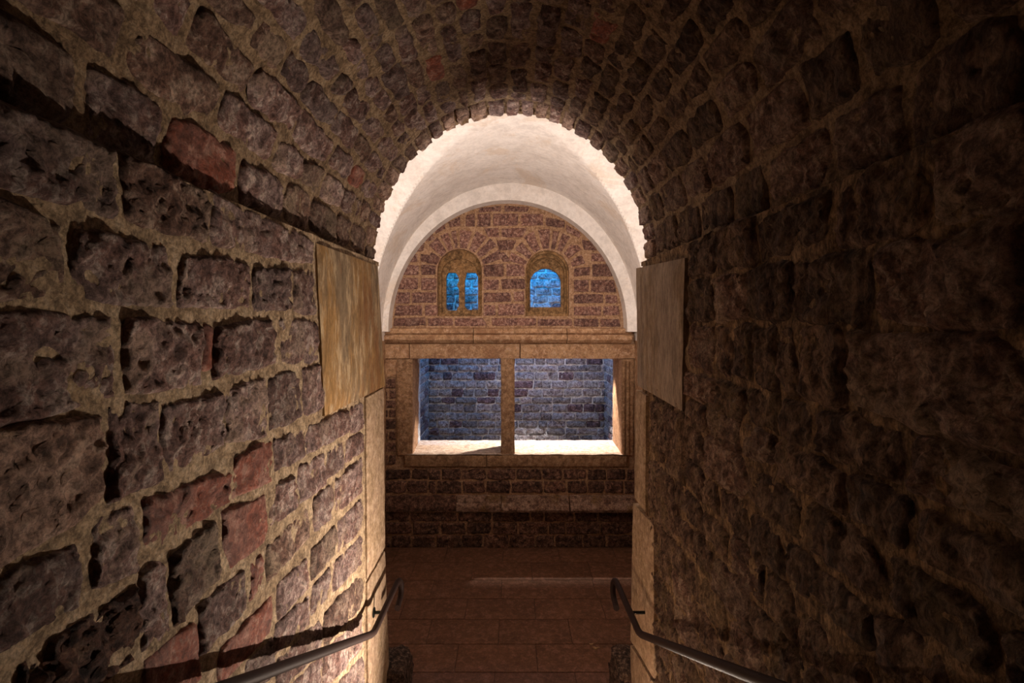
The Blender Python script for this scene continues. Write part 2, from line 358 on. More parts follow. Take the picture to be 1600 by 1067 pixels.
# right wall: same masonry, more mortar smeared over it
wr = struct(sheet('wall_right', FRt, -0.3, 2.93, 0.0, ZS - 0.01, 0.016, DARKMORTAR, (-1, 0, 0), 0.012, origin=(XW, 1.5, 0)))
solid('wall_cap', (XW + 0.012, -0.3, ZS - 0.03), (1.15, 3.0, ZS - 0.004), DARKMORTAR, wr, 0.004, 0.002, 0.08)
rr = random.Random(21)
slopes = [-0.415, -0.20, 0.03, 0.29, 0.45, 0.60, 0.79, 0.97, 1.15, 1.34, 1.52, 1.70, 1.88, 2.06, 2.24, 2.43, 2.62, 2.8, 3.0, 3.2]
joints = {1: [1600, 1370, 1240, 1168, 1118, 1076], 2: [1680, 1325, 1250, 1216, 1180, 1145, 1118, 1076], 0: [1640, 1455, 1302, 1182, 1120, 1076]}
for k in range(len(slopes) - 1):
    zt = HC - slopes[k] * XW; zb = HC - slopes[k + 1] * XW
    yend = 2.12 if k < 3 else 2.70
    if k in joints:
        ys = [XW * 800 / (p - 797) for p in joints[k]]
    else:
        ys = [0.42 + rr.uniform(0, 0.1)]
        while ys[-1] < yend - 0.16: ys.append(ys[-1] + rr.uniform(0.16, 0.36))
        ys[-1] = yend
    for a0, a1 in zip(ys, ys[1:]):
        if zb > stairz((a0 + a1) / 2) - 0.1 and zb > -0.1:
            g = rr.uniform(0.014, 0.026); j = [rr.uniform(-0.012, 0.012) for _ in range(4)]
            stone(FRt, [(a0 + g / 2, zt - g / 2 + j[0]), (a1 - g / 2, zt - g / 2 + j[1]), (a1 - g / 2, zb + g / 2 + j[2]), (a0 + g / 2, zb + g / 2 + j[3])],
                  rr.choice([RIGHTST, RIGHTST, RIGHTST, BROWN]), wr, (-1, 0, 0), 0.010, 0.018, 0.010, wav=0.011, bev=0.022, cr=0.16)

# dressed blocks at the inner end of the passage
def jamb(side, pts, mat, parent, name, y_in=None, th=0.06, proud=None):
    proud = proud or (0.012 if side < 0 else 0.021)
    """flat dressed stone on the wall face; pts = TL TR BR BL pixels, its end returned into the room's side"""
    q = [(unL if side < 0 else unR)(*p) for p in pts]
    F = FL if side < 0 else FRt
    n = 14; vs = []
    TL, TR, BR, BL = [Vector(p) for p in q]
    for j in range(n + 1):
        for i in range(n + 1):
            s, t = i / n, j / n
            p = (TL * (1 - s) + TR * s) * (1 - t) + (BL * (1 - s) + BR * s) * t
            e = min(s, 1 - s) * 0.9; e2 = min(t, 1 - t) * 0.9
            d = proud + fr((p.x, p.y, 3), 6, 4) * 0.003
            if i in (0, n) or j in (0, n): d -= 0.006
            vs.append(F(p.x, p.y, d))
    fs = [(j * (n + 1) + i, j * (n + 1) + i + 1, (j + 1) * (n + 1) + i + 1, (j + 1) * (n + 1) + i) for j in range(n) for i in range(n)]
    # edges back into the wall
    ring = [i for i in range(n + 1)] + [(j) * (n + 1) + n for j in range(1, n + 1)] + [n * (n + 1) + i for i in range(n - 1, -1, -1)] + [j * (n + 1) for j in range(n - 1, 0, -1)]
    base = len(vs); sx = 1 if side > 0 else -1
    for r_ in ring: v = vs[r_]; vs.append(Vector((sx * (XW + th), v.y, v.z)))
    m = len(ring)
    for i in range(m): fs.append((ring[i], ring[(i + 1) % m], base + (i + 1) % m, base + i))
    o = from_world(name, vs, fs, mat, parent, True, None)
    bm = bmesh.new(); bm.from_mesh(o.data); bmesh.ops.recalc_face_normals(bm, faces=bm.faces); bm.to_mesh(o.data); bm.free()
    o.data.set_sharp_from_angle(angle=R(40))
    return o
b1 = jamb(-1, [(492, 380), (589, 416), (600, 603), (505, 650)], ASHLAR, wl, 'dressed_block', th=0.25); b1['label'] = 'large ochre dressed block'
jamb(-1, [(570, 622), (598, 606), (600, 855), (572, 905)], JAMB, wl, 'jamb_stone', th=0.25)
jamb(-1, [(572, 911), (600, 861), (608, 1075), (574, 1120)], JAMB, wl, 'jamb_stone', th=0.25)
jamb(-1, [(574, 1128), (608, 1082), (606, 1190), (572, 1290)], JAMB, wl, 'jamb_stone', th=0.25)
b2 = jamb(1, [(1075, 403), (998, 419), (1000, 602), (1071, 642)], ASHLAR2, wr, 'dressed_block', th=0.25); b2['label'] = 'large greyish tan dressed block'
jamb(1, [(1014, 618), (998, 609), (996, 778), (1012, 800)], JAMB, wr, 'jamb_stone', th=0.25)
jamb(1, [(1026, 822), (993, 786), (989, 1000), (1026, 1060)], JAMB, wr, 'jamb_stone', th=0.25)
jamb(1, [(1026, 1068), (989, 1008), (988, 1180), (1026, 1250)], JAMB, wr, 'jamb_stone', th=0.25)
# rubble right of the dressed block foot
for q in ([(1072, 654), (1018, 622), (1018, 690), (1072, 735)], [(1060, 760), (1016, 715), (1016, 800), (1060, 850)]):
    stone(FRt, [unR(*p) for p in q], RIGHTST, wr, (-1, 0, 0), 0.012, 0.02, 0.012, wav=0.01, bev=0.02)

# ---------------------------------------------------------------- barrel vault of the passage
AX, AZ = 0.80, 0.865
NT = 600; TH = []; S = [0.0]
prev = None
for i in range(NT + 1):
    t = math.pi * i / NT; p = Vector((-AX * math.cos(t), AZ * math.sin(t)))
    if prev is not None: S.append(S[-1] + (p - prev).length)
    prev = p; TH.append(t)
LARC = S[-1]
def arc(s):
    s = max(0.0, min(LARC, s)); lo, hi = 0, NT
    while hi - lo > 1:
        m = (lo + hi) // 2
        if S[m] <= s: lo = m
        else: hi = m
    f = (s - S[lo]) / (S[hi] - S[lo]); return TH[lo] + (TH[hi] - TH[lo]) * f
def FV(a, b, d):                            # a = depth along the passage, b = arc length from the left springing
    t = arc(b); c, s_ = math.cos(t), math.sin(t)
    nx, nz = AZ * -c, AX * s_; l = math.hypot(nx, nz); nx /= l; nz /= l
    x, z = -AX * c, ZS + AZ * s_
    z += 0.0; x, z = x - nx * d, z - nz * d
    return Vector((x, a, z))
vault = struct(sheet('ceiling', FV, -0.3, 3.0, 0, LARC, 0.018, VMORTAR, None, 0.012, origin=(0, 1.5, ZS), sc=7))
rv = random.Random(77)
hs = [0.165, 0.125, 0.125, 0.105, 0.11, 0.095, 0.10, 0.09, 0.10, 0.09, 0.095]
tot = LARC
rest = tot - sum(hs) - 0.17 - 0.16 - 0.14
n = int(rest / 0.10); hs += [rest / n] * n + [0.14, 0.16, 0.17]
RNG = 2.80
b = 0.0
MV = [MAUVE, MAUVE, BROWN, BROWN, MAUVE, REDS]
for k, h in enumerate(hs):
    big = h > 0.12; rightside = b > LARC * 0.62
    a = 0.45 + rv.uniform(-0.1, 0.1); lim = RNG - rv.uniform(0, 0.02)
    while a < lim - 0.06:
        L = rv.uniform(0.20, 0.34) if big else rv.uniform(0.13, 0.30)
        a1 = min(a + L, lim)
        if lim - a1 < 0.07: a1 = lim
        g = rv.uniform(0.02, 0.034); j = [rv.uniform(-0.010, 0.010) for _ in range(4)]
        mt = rv.choice(MV) if rv.random() > 0.12 else BROWN
        if mt is REDS and rv.random() < 0.5: mt = MAUVE
        if rightside: mt = rv.choice([RIGHTST, RIGHTST, BROWN])
        stone(FV, [(a + g / 2, b + h - g / 2 + j[0]), (a1 - g / 2, b + h - g / 2 + j[1]), (a1 - g / 2, b + g / 2 + j[2]), (a + g / 2, b + g / 2 + j[3])],
              mt, vault, None, 0.009, 0.014, 0.012, wav=0.009, bev=0.014, cr=0.2)
        a = a1
    b += h
b = 0.0                                       # the arch ring of small voussoirs at the end
while b < LARC - 0.03:
    h = min(rv.uniform(0.075, 0.115), LARC - b); g = 0.018
    e = 2.996 + rv.uniform(-0.004, 0.006)
    stone(FV, [(RNG + g / 2, b + h - g / 2), (e, b + h - g / 2), (e, b + g / 2), (RNG + g / 2, b + g / 2)], rv.choice([BROWN, MAUVE, PINK]), vault, None, 0.012, 0.010, 0.012, name='voussoir', wav=0.006, bev=0.010)
    b += h

# floor of the passage: steps going down to the landing
st = struct(empty('floor_steps', (0, 2.75, 0))); st['kind'] = 'structure'
for i in range(10):
    solid('step', (-XW, 2.75 - 0.327 * (i + 1) - (0.4 if i == 9 else 0), 0.0), (XW, 2.75 - 0.327 * i, 0.17 * (i + 1)), FLOORST, st, 0.012, 0.002, 0.15)
wb = struct(solid('wall_back', (-1.2, -0.75, 0), (1.2, -0.6, 4.0), DARKMORTAR, None, 0.0, 0.004, 0.15))
struct(solid('wall_return_left', (-1.0, -0.7, 0), (-XW, -0.29, 4.0), DARKMORTAR, None, 0.0, 0.0))
struct(solid('wall_return_right', (XW, -0.7, 0), (1.0, -0.29, 4.0), DARKMORTAR, None, 0.0, 0.0))

# ---------------------------------------------------------------- the room beyond: front wall with the arch, side walls, vault
YF = 5.68; YB = 6.27; YS = 7.2; ZSP = HC - 0.14
hole = [(-XW - 0.02, 0.001), (XW + 0.02, 0.001)] + [((AX + 0.012) * math.cos(math.pi * i / 40), ZS + (AZ + 0.012) * math.sin(math.pi * i / 40)) for i in range(41)]
outer = [(-1.75, 0.0), (-XW - 0.02, 0.0), *[hole[-1 - i] for i in range(41)], (XW + 0.02, 0.0), (1.75, 0.0), (1.75, 4.4), (-1.75, 4.4)]
wfr = struct(slab('wall_front', outer, [], 2.70, 2.985, DARKMORTAR))
for sd, nm in ((-1, 'wall_side_left'), (1, 'wall_side_right')):
    struct(solid(nm, (min(sd * 1.70, sd * 1.85), 2.9, 0), (max(sd * 1.70, sd * 1.85), 5.9, 4.4), PLASTER, None, 0.0, 0.0))
    p = struct(solid('pier_left' if sd < 0 else 'pier_right', (min(sd * 1.375, sd * 1.75), 5.06, 0), (max(sd * 1.375, sd * 1.75), 5.75, ZSP - 0.12), TANSTONE, None, 0.006, 0.003, 0.1))
    solid('plaster_top', (min(sd * 1.372, sd * 1.75), 5.055, ZSP - 0.12), (max(sd * 1.372, sd * 1.75), 5.75, ZSP + 0.01), PLASTER, p, 0.004, 0.002, 0.08)
def zA(x): return ZSP + 1.575 * math.sqrt(max(0.0, 1 - (x / 1.37) ** 2))
def zB(y): return ZSP + 1.575 * math.sqrt(max(0.0, 1 - ((y - 3.5) / 1.56) ** 2))
xs = sorted(set([round(1.37 * math.sin(math.pi / 2 * i / 64), 5) for i in range(-64, 65)] + [-1.71, -1.6, -1.5, -1.42, 1.42, 1.5, 1.6, 1.71]))
ys = sorted(set([2.96, 3.2, 3.4] + [round(3.5 + 1.56 * math.sin(math.pi / 2 * i / 64), 5) for i in range(0, 65)] + [5.06 + 0.065 * i for i in range(1, 11)]))
vsv = []; 
for y in ys:
    for x in xs:
        z = max(zA(x), zB(y)); z += fr((x, y, z), 2.2, 4) * 0.006
        vsv.append((x, y, z))
nx = len(xs)
fsv = [(j * nx + i, j * nx + i + 1, (j + 1) * nx + i + 1, (j + 1) * nx + i) for j in range(len(ys) - 1) for i in range(nx - 1)]
gv = struct(from_world('ceiling_vault', vsv, fsv, PLASTER, None, True, (0, 0, -1), (0, 4.4, ZSP)))
gv.data.set_sharp_from_angle(angle=R(22))
# wall arch (plastered band) framing the lunette
def ring(name, cx_in, ax_in, az_in, ax_out, az_out, y0, y1, mat, legs, n=48):
    o_ = [(ax_out * math.cos(math.pi * i / n), ZSP + az_out * math.sin(math.pi * i / n)) for i in range(n + 1)]
    i_ = [(cx_in + ax_in * math.cos(math.pi * i / n), ZSP + az_in * math.sin(math.pi * i / n)) for i in range(n + 1)]
    poly = [(o_[0][0], legs)] + o_ + [(o_[-1][0], legs), (i_[-1][0], legs)] + list(reversed(i_)) + [(i_[0][0], legs)]
    return slab(name, poly, [], y0, y1, mat)
rg = struct(ring('trim_1', -0.025, 1.285, 1.395, 1.40, 1.64, 5.50, YF + 0.01, PLASTER, ZSP - 0.02))

# far wall: pointing slab with the openings, then every stone
def pr(x0, y0, x1, y1, Y=YF):
    a = PX(x0, y0, Y); c = PX(x1, y1, Y); return [(a[0], c[1]), (c[0], c[1]), (c[0], a[1]), (a[0], a[1])]
def ap(x0, x1, yt, yb, Y=YF, rise=None, n=20):
    a = PX(x0, yt, Y); c = PX(x1, yb, Y); return archpoly(a[0], c[0], c[1], a[1], n, rise)
holeL = ap(683, 753, 389, 494, rise=0.235); holeR = ap(821, 889, 391, 494, rise=0.24)
big = pr(645, 560, 971, 710)
wf = struct(slab('wall_far', [(-1.72, 0), (1.72, 0), (1.72, 4.3), (-1.72, 4.3)], [holeL, holeR, big], YF, YF + 0.14, FMORTAR))
outB = [(-1.72, 0), (1.72, 0), (1.72, 4.3), (-1.72, 4.3)]
slab('wall_core', outB, [ap(672, 764, 372, 506, rise=0.3), ap(812, 900, 374, 506, rise=0.3), pr(642, 556, 975, 712)], YF + 0.14, YB, SHMORT, wf)
def FF(a, b, d): return Vector((a, YF - d, b))
def fst(quadpx, mat, **kw):
    stone(FF, [PX(x, y, YF) for x, y in quadpx], mat, wf, (0, -1, 0), **{**dict(proud=0.006, rough=0.006, res=0.014, bev=0.010, wav=0.004, sink=0.012, tilt=0.002, rs=1.5), **kw})
def c1(l): return [(560 + x / 2.667, 150 + y / 2.667) for x, y in l]
LUN = [
 [(500,465),(597,455),(592,482),(500,486)], [(608,455),(715,462),(702,486),(606,482)],
 [(372,527),(425,500),(425,543),(380,547)], [(447,495),(485,488),(485,546),(447,544)], [(495,492),(551,489),(551,543),(495,546)], [(561,489),(666,489),(666,541),(561,541)], [(675,489),(771,491),(769,539),(675,541)], [(780,503),(862,520),(860,552),(780,541)], [(866,533),(928,570),(922,594),(866,566)],
 [(521,551),(586,549),(586,590),(540,588)], [(594,551),(703,549),(682,590),(596,590)], [(572,600),(662,600),(640,643),(586,643)],
 [(521,703),(606,698),(606,752),(521,754)], [(614,699),(691,704),(691,750),(618,750)], [(521,764),(585,764),(585,809),(521,809)], [(591,762),(695,760),(695,804),(599,806)],
 [(521,819),(636,817),(636,860),(521,861)], [(644,816),(692,812),(692,856),(649,856)], [(521,869),(573,869),(573,916),(521,916)], [(582,867),(693,865),(693,913),(582,916)],
 [(148,925),(281,922),(281,957),(143,960)], [(289,924),(396,925),(396,957),(289,959)], [(404,925),(518,925),(541,959),(400,959)], [(555,925),(741,925),(741,957),(555,959)], [(749,927),(891,928),(891,959),(745,959)], [(899,928),(1001,928),(1001,961),(899,961)], [(1008,928),(1088,928),(1093,961),(1008,961)],
 [(213,660),(247,658),(247,693),(200,694)], [(190,704),(252,704),(252,747),(178,747)], [(261,702),(324,704),(322,745),(261,747)], [(170,757),(249,757),(249,807),(160,807)], [(261,757),(326,757),(326,809),(261,809)], [(158,817),(216,817),(216,866),(152,866)], [(222,817),(326,817),(326,862),(222,864)], [(156,872),(267,870),(267,914),(148,916)], [(276,870),(328,870),(328,916),(276,916)],
 [(257,655),(325,668),(322,694),(257,692)], [(238,618),(276,610),(272,648),(222,650)], [(262,588),(310,572),(318,600),(272,606)], [(316,556),(362,528),(362,556),(322,576)],
 [(897,719),(966,710),(966,747),(897,753)], [(974,700),(1050,700),(1062,752),(974,753)], [(897,767),(961,765),(961,817),(897,817)], [(969,765),(1066,765),(1075,819),(969,819)], [(897,825),(1021,825),(1021,863),(897,866)], [(1029,829),(1076,829),(1082,863),(1029,866)], [(897,875),(1013,877),(1011,916),(897,914)], [(1020,875),(1084,875),(1090,913),(1020,914)], [(970,654),(1022,656),(1040,690),(970,690)], [(930,598),(972,606),(996,645),(938,642)],
 [(587,655),(606,650),(640,690),(600,692)],
]
for q in LUN: fst(c1(q), BRICK, cr=0.06)
def vouss(cx, cy, r0, r1, angs):
    for a0, a1, rr0 in angs:
        q = []
        for a, r in ((a0 + 1.6, rr0 or r1), (a1 - 1.6, rr0 or r1), (a1 - 2.6, r0 + 4), (a0 + 2.6, r0 + 4)):
            q.append((cx + r * math.cos(R(a)), cy - r * math.sin(R(a))))
        fst(c1([q[1], q[0], q[3], q[2]]), BRICK, cr=0.05)
vouss(425, 735, 98, 172, [(142, 166, 150), (121, 142, 175), (105, 121, 176), (94, 105, 178), (72, 93, 178), (51, 72, 186), (34, 51, 190), (16, 33, 188)])
vouss(792, 738, 98, 175, [(148, 165, 180), (128, 147, 172), (107, 127, 186), (86, 106, 186), (73, 86, 180), (56, 73, 178), (33, 55, 172), (12, 32, 160)])
# masonry of the lower part
def c2(x0, y0, x1, y1): return [(580 + x0 / 2.964, 500 + y0 / 2.964), (580 + x1 / 2.964, 500 + y0 / 2.964), (580 + x1 / 2.964, 500 + y1 / 2.964), (580 + x0 / 2.964, 500 + y1 / 2.964)]
def rowst(y0, y1, xs_, mat, **kw):
    for a, b_ in zip(xs_, xs_[1:]): fst(c2(a + 4, y0 + 2, b_ - 4, y1 - 2), mat, cr=0.1, **kw)
dk = dict(proud=0.016, rough=0.020, bev=0.016, wav=0.009)
rowst(690, 740, [-30, 55, 185, 265, 325, 415, 535, 670, 790, 885, 1000, 1090, 1180, 1245, 1330], DBRICK, **dk)
rowst(744, 802, [-30, 62, 165, 262, 300, 420, 530, 645, 795, 905, 1000, 1080, 1170, 1245, 1330], DBRICK, **dk)
rowst(888, 934, [-30, 60, 180, 400, 560, 740, 800, 940, 1050, 1215, 1330], DBRICK, **dk)
rowst(936, 992, [-30, 60, 190, 320, 440, 560, 680, 820, 900, 1060, 1215, 1330], DBRICK, **dk)
rowst(994, 1056, [-30, 90, 185, 300, 420, 520, 640, 760, 850, 980, 1090, 1215, 1330], DBRICK, **dk)
for i, (y0, y1) in enumerate(((270, 318), (322, 366), (370, 410), (414, 452), (456, 508), (512, 560), (564, 614), (622, 672))):
    xx = [-30, 46, 118] if i % 2 == 0 else [-30, 46, 80, 118]
    rowst(y0, y1, xx, DBRICK, proud=0.012, rough=0.014, wav=0.006)
    rowst(y0 - 6, y1 - 6, [1212, 1262, 1330], BRICK, proud=0.012, rough=0.014, wav=0.006)

# cornice string below the lunette
def prof(name, px0, px1, prof_pts, mat, parent=None, origin=None, seg=40, amp=0.003):
    """moulding: profile (depth out of the wall, z) run from x0 to x1"""
    x0, x1 = px0, px1; vs_ = []; m = len(prof_pts)
    for i in range(seg + 1):
        x = x0 + (x1 - x0) * i / seg
        for d, z in prof_pts:
            k = fr((x, d, z), 9, 4) * amp
            vs_.append((x, YF - d - k, z + k))
    fs_ = [(i * m + k, i * m + (k + 1) % m, (i + 1) * m + (k + 1) % m, (i + 1) * m + k) for i in range(seg) for k in range(m)]
    fs_.append(tuple(range(m))); fs_.append(tuple(reversed(range(seg * m, seg * m + m))))
    o = from_world(name, vs_, fs_, mat, parent, True, None, origin)
    bm = bmesh.new(); bm.from_mesh(o.data); bmesh.ops.recalc_face_normals(bm, faces=bm.faces); bm.to_mesh(o.data); bm.free()
    o.data.set_sharp_from_angle(angle=R(35)); return o
def zp(py, Y=YF): return HC - (py - 495) * Y / 800
def xp(px, Y=YF): return (px - 797) * Y / 800
cor = struct(empty('trim_2', (0, YF, zp(524))))
cprof = [(-0.02, zp(512)), (0.085, zp(513)), (0.09, zp(515)), (0.085, zp(520)), (0.065, zp(522)), (0.105, zp(523)), (0.115, zp(525)), (0.11, zp(530)), (0.07, zp(535)), (0.03, zp(537)), (-0.02, zp(537))]
for x0, x1 in ((603, 740), (741, 884), (885, 984)):
    prof('cornice_block', xp(x0), xp(x1), cprof, TANSTONE, cor)
# low ledge with a rounded nose, its left stretch broken back
led = struct(empty('trim_3', (0, YF, zp(791))))
lprof = [(-0.02, zp(773)), (0.03, zp(774)), (0.045, zp(784)), (0.08, zp(786)), (0.10, zp(789)), (0.105, zp(792)), (0.09, zp(796)), (0.05, zp(798)), (-0.02, zp(799))]
for x0, x1 in ((784, 888), (890, 1010)):
    prof('ledge_block', xp(x0), xp(x1), lprof, PINK, led, amp=0.006)
lpb = [(-0.02, zp(773)), (0.02, zp(774)), (0.03, zp(784)), (0.05, zp(787)), (0.055, zp(792)), (0.045, zp(797)), (-0.02, zp(799))]
prof('ledge_block', xp(560), xp(713), lpb, DBRICK, led, amp=0.014)
prof('ledge_block', xp(714), xp(783), lpb, PINK, led, amp=0.012)

# ---- large two-light window: lintel, posts, mullion, sill
win = struct(empty('window_1', (0, YF, zp(710))))
for x0, x1 in ((597, 640), (641, 812), (813, 1002)):
    solid('lintel_block', (xp(x0), YF - 0.035, zp(560)), (xp(x1), YB - 0.0 if x0 > 640 else YF + 0.1, zp(537)), TANSTONE, win, 0.008, 0.004, 0.05)
solid('corner_block', (xp(597), YF - 0.02, zp(589)), (xp(645), YF + 0.1, zp(561)), TANSTONE, win, 0.008, 0.004, 0.05)
def post(name, quad_front, quad_back, y0, y1, mat, z0, z1, amp=0.004):
    """upright stone with its own plan: front (xa,xb) and back (xa,xb) widths"""
    nz, ny, nx_ = 22, 12, 4; bm = bmesh.new(); g = {}
    def pt(i, j, k):
        t = j / ny; xa = quad_front[0] * (1 - t) + quad_back[0] * t; xb = quad_front[1] * (1 - t) + quad_back[1] * t
        p = Vector((xa + (xb - xa) * i / nx_, y0 + (y1 - y0) * t, z0 + (z1 - z0) * k / nz))
        f = fr(p, 6, 4) * amp
        return p + Vector((f * (1 if i == nx_ else -1 if i == 0 else 0), f * (-1 if j == 0 else 0), 0))
    def V(i, j, k):
        if (i, j, k) not in g: g[i, j, k] = bm.verts.new(pt(i, j, k))
        return g[i, j, k]
    for k in range(nz):
        for i in range(nx_):
            for j in (0, ny): bm.faces.new((V(i, j, k), V(i + 1, j, k), V(i + 1, j, k + 1), V(i, j, k + 1)))
        for j in range(ny):
            for i in (0, nx_): bm.faces.new((V(i, j, k), V(i, j + 1, k), V(i, j + 1, k + 1), V(i, j, k + 1)))
    bmesh.ops.recalc_face_normals(bm, faces=bm.faces)
    ed = [e for e in bm.edges if len(e.link_faces) == 2 and e.calc_face_angle(0) > 1.0]
    bmesh.ops.bevel(bm, geom=ed, offset=0.012, segments=2, affect='EDGES')
    c = Vector(((quad_front[0] + quad_front[1]) / 2, (y0 + y1) / 2, (z0 + z1) / 2))
    for v in bm.verts: v.co -= c
    me = bpy.data.meshes.new(name); bm.to_mesh(me); bm.free()
    o = link(name, me, mat, None); me.set_sharp_from_angle(angle=R(45)); o.parent = win; o.location = c - win.location
    return o
post('jamb_post', (xp(620), xp(645)), (xp(600), (656 - 797) * YB / 800), YF - 0.03, YB, POSTST, zp(710), zp(561))
post('jamb_post', (xp(971), xp(990)), ((957 - 797) * YB / 800, xp(1010)), YF - 0.03, YB, POSTST, zp(710), zp(561))
for i, (xx, rr_) in enumerate(((974, 0.016), (980, 0.02))):     # worn shafts on the right post's front
    tube('post_shaft', [(xp(xx), YF - 0.03, zp(708 - k * 6) if k else zp(709)) for k in range(25)], rr_, POSTST, win, 10)
post('mullion', (xp(782.5), xp(804)), (xp(784), xp(802)), YF - 0.03, YF + 0.36, POSTST, zp(712), zp(560))
# sill: lit top sloping gently, rough front block below
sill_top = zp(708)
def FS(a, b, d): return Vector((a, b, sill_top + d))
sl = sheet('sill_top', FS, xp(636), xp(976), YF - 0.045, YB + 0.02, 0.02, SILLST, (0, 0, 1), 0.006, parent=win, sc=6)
solid('sill_block', (xp(634), YF - 0.045, zp(727)), (xp(760), YB, sill_top - 0.014), POSTST, win, 0.010, 0.007, 0.05)
solid('sill_block', (xp(761), YF - 0.045, zp(727)), (xp(978), YB, sill_top - 0.014), POSTST, win, 0.010, 0.005, 0.05)

# ---- small windows in the lunette
w2 = struct(empty('window_2', (xp(718), YF, zp(494))))
def cpx(pts, Y): return [PX(x, y, Y) for x, y in pts]
YP = YF + 0.11
lightA = [(700, 426), (712, 426), (717, 434), (717, 439), (714, 445), (717, 452), (717, 478), (713, 485), (700, 485), (697, 481), (697, 432)]
lightB = [(729, 426), (743, 426), (747, 433), (748, 440), (748, 484), (730, 484), (726, 478), (726, 440)]
platL = ap(680, 757, 385, 497, YF + 0.11, 0.26)
slab('tracery_slab', platL, [cpx(list(reversed(lightA)), YP), cpx(list(reversed(lightB)), YP)], YP, YP + 0.07, NICHE, w2)
slab('arch_moulding', ap(681, 755, 387, 496, YF + 0.08, 0.25), [ap(690, 747, 404, 490, YF + 0.08, 0.17)], YF + 0.075, YP - 0.001, NICHE, w2)
w3 = struct(empty('window_3', (xp(855), YF, zp(494))))
slab('window_slab', ap(818, 893, 387, 497, YP, 0.27), [ap(828.5, 876.5, 419.5, 480, YP, 0.165)], YP, YP + 0.07, NICHE, w3)
slab('arch_moulding', ap(819, 891, 389, 496, YF + 0.07, 0.26), [ap(825, 882, 402, 487, YF + 0.07, 0.20)], YF + 0.075, YP - 0.001, NICHE, w3)
slab('arch_moulding', ap(819, 891, 389, 497, YF + 0.04, 0.26), [ap(823.5, 885.5, 396, 490, YF + 0.04, 0.22)], YF + 0.035, YF + 0.074, NICHE, w3)

# ---- light shaft behind: masonry back wall and returns
def FB(a, b, d): return Vector((a, YS - d, b))
XL, XR = -1.15, 1.335
bk = struct(sheet('wall_shaft_back', FB, -1.75, 1.9, 0.0, 4.3, 0.03, SHMORT, (0, -1, 0), 0.006, origin=(0, YS, 2)))
rb = random.Random(9); z = HC + 1.05; rows = 0
while z > HC - 1.85:
    h = rb.uniform(0.095, 0.125); x = XL - rb.uniform(0, 0.1)
    while x < XR:
        L = rb.uniform(0.13, 0.32); x0, x1 = max(x, XL), min(x + L, XR)
        if x1 - x0 > 0.05:
            stone(FB, [(x0 + 0.006, z - 0.006), (x1 - 0.006, z - 0.006), (x1 - 0.006, z - h + 0.006), (x0 + 0.006, z - h + 0.006)],
                  rb.choice([BLUEST] * 5 + [BLUESTR]), bk, (0, -1, 0), proud=0.012, rough=0.014, res=0.018, bev=0.012, wav=0.006, rs=1.4, cr=0.08)
        x += L
    z -= h
for nm, X, sg in (('wall_shaft_left', XL, 1), ('wall_shaft_right', XR, -1)):
    Fx = (lambda X, sg: (lambda a, b, d: Vector((X + sg * d, a, b))))(X, sg)
    s_ = struct(sheet(nm, Fx, YB - 0.02, YS + 0.05, 0.0, 4.3, 0.04, SHMORT, (sg, 0, 0), 0.006, origin=(X, YS, 2)))
    z = HC + 1.0
    while z > HC - 1.8:
        h = rb.uniform(0.10, 0.125); y = YB - rb.uniform(0, 0.15)
        while y < YS:
            L = rb.uniform(0.18, 0.34); y0, y1 = max(y, YB), min(y + L, YS)
            if y1 - y0 > 0.06: stone(Fx, [(y0 + 0.006, z - 0.006), (y1 - 0.006, z - 0.006), (y1 - 0.006, z - h + 0.006), (y0 + 0.006, z - h + 0.006)], rb.choice([BLUEST] * 4 + [BLUESTR]), s_, (sg, 0, 0), proud=0.012, rough=0.012, res=0.022, bev=0.012, wav=0.005, rs=1.4, cr=0.08)
            y += L
        z -= h
struct(solid('ceiling_shaft', (-1.75, YB - 0.02, 4.0), (1.9, YS + 0.1, 4.1), SHMORT, None, 0, 0))

# ---------------------------------------------------------------- landing floor: flagstones
fl = struct(solid('floor', (-1.85, 2.6, -0.2), (1.9, 7.3, -0.006), FLOORJ, None, 0, 0))
rf = random.Random(3)
def yd(py): return HC * 800 / (py - 495)
rowsY = [yd(855), yd(878), yd(906), yd(935), yd(967), yd(1006), yd(1050), 3.40, 3.10, 2.76]
def tx(cx, py): return (580 + cx / 3.636 - 797) * (yd(py)) / 800
jx = [[tx(c, 866) for c in (425, 748, 1065, 1385)], [tx(c, 892) for c in (235, 575, 912, 1245)], [tx(c, 920) for c in (345, 740, 1270)], [tx(c, 950) for c in (180, 540, 930, 1315)],
      [tx(c, 986) for c in (330, 725, 1130)], [tx(c, 1028) for c in (485, 940, 1395)], [tx(c, 1080) for c in (215, 698, 1175)], [-0.9, -0.3, 0.35, 0.95], [-0.6, 0.0, 0.6], [-0.35, 0.3]]
for k in range(len(rowsY) - 1):
    y1, y0 = rowsY[k], rowsY[k + 1]; xsj = [-1.70]; l = jx[k]
    a = l[0]
    while a > -1.60: l = [a] + [q for q in l if q > a]; a -= rf.uniform(0.5, 0.65)
    a = l[-1] + rf.uniform(0.5, 0.65)
    while a < 1.55: l.append(a); a += rf.uniform(0.5, 0.65)
    xsj = [-1.70] + sorted(l) + [1.70]
    for a, b_ in zip(xsj, xsj[1:]):
        if b_ - a < 0.04: continue
        dz = rf.uniform(-0.001, 0.001)
        o = solid('flagstone', (a + 0.003, y0 + 0.003, -0.04), (b_ - 0.003, y1 - 0.003, 0.0 + dz), FLOORST, fl, 0.004, 0.0, 0.2)

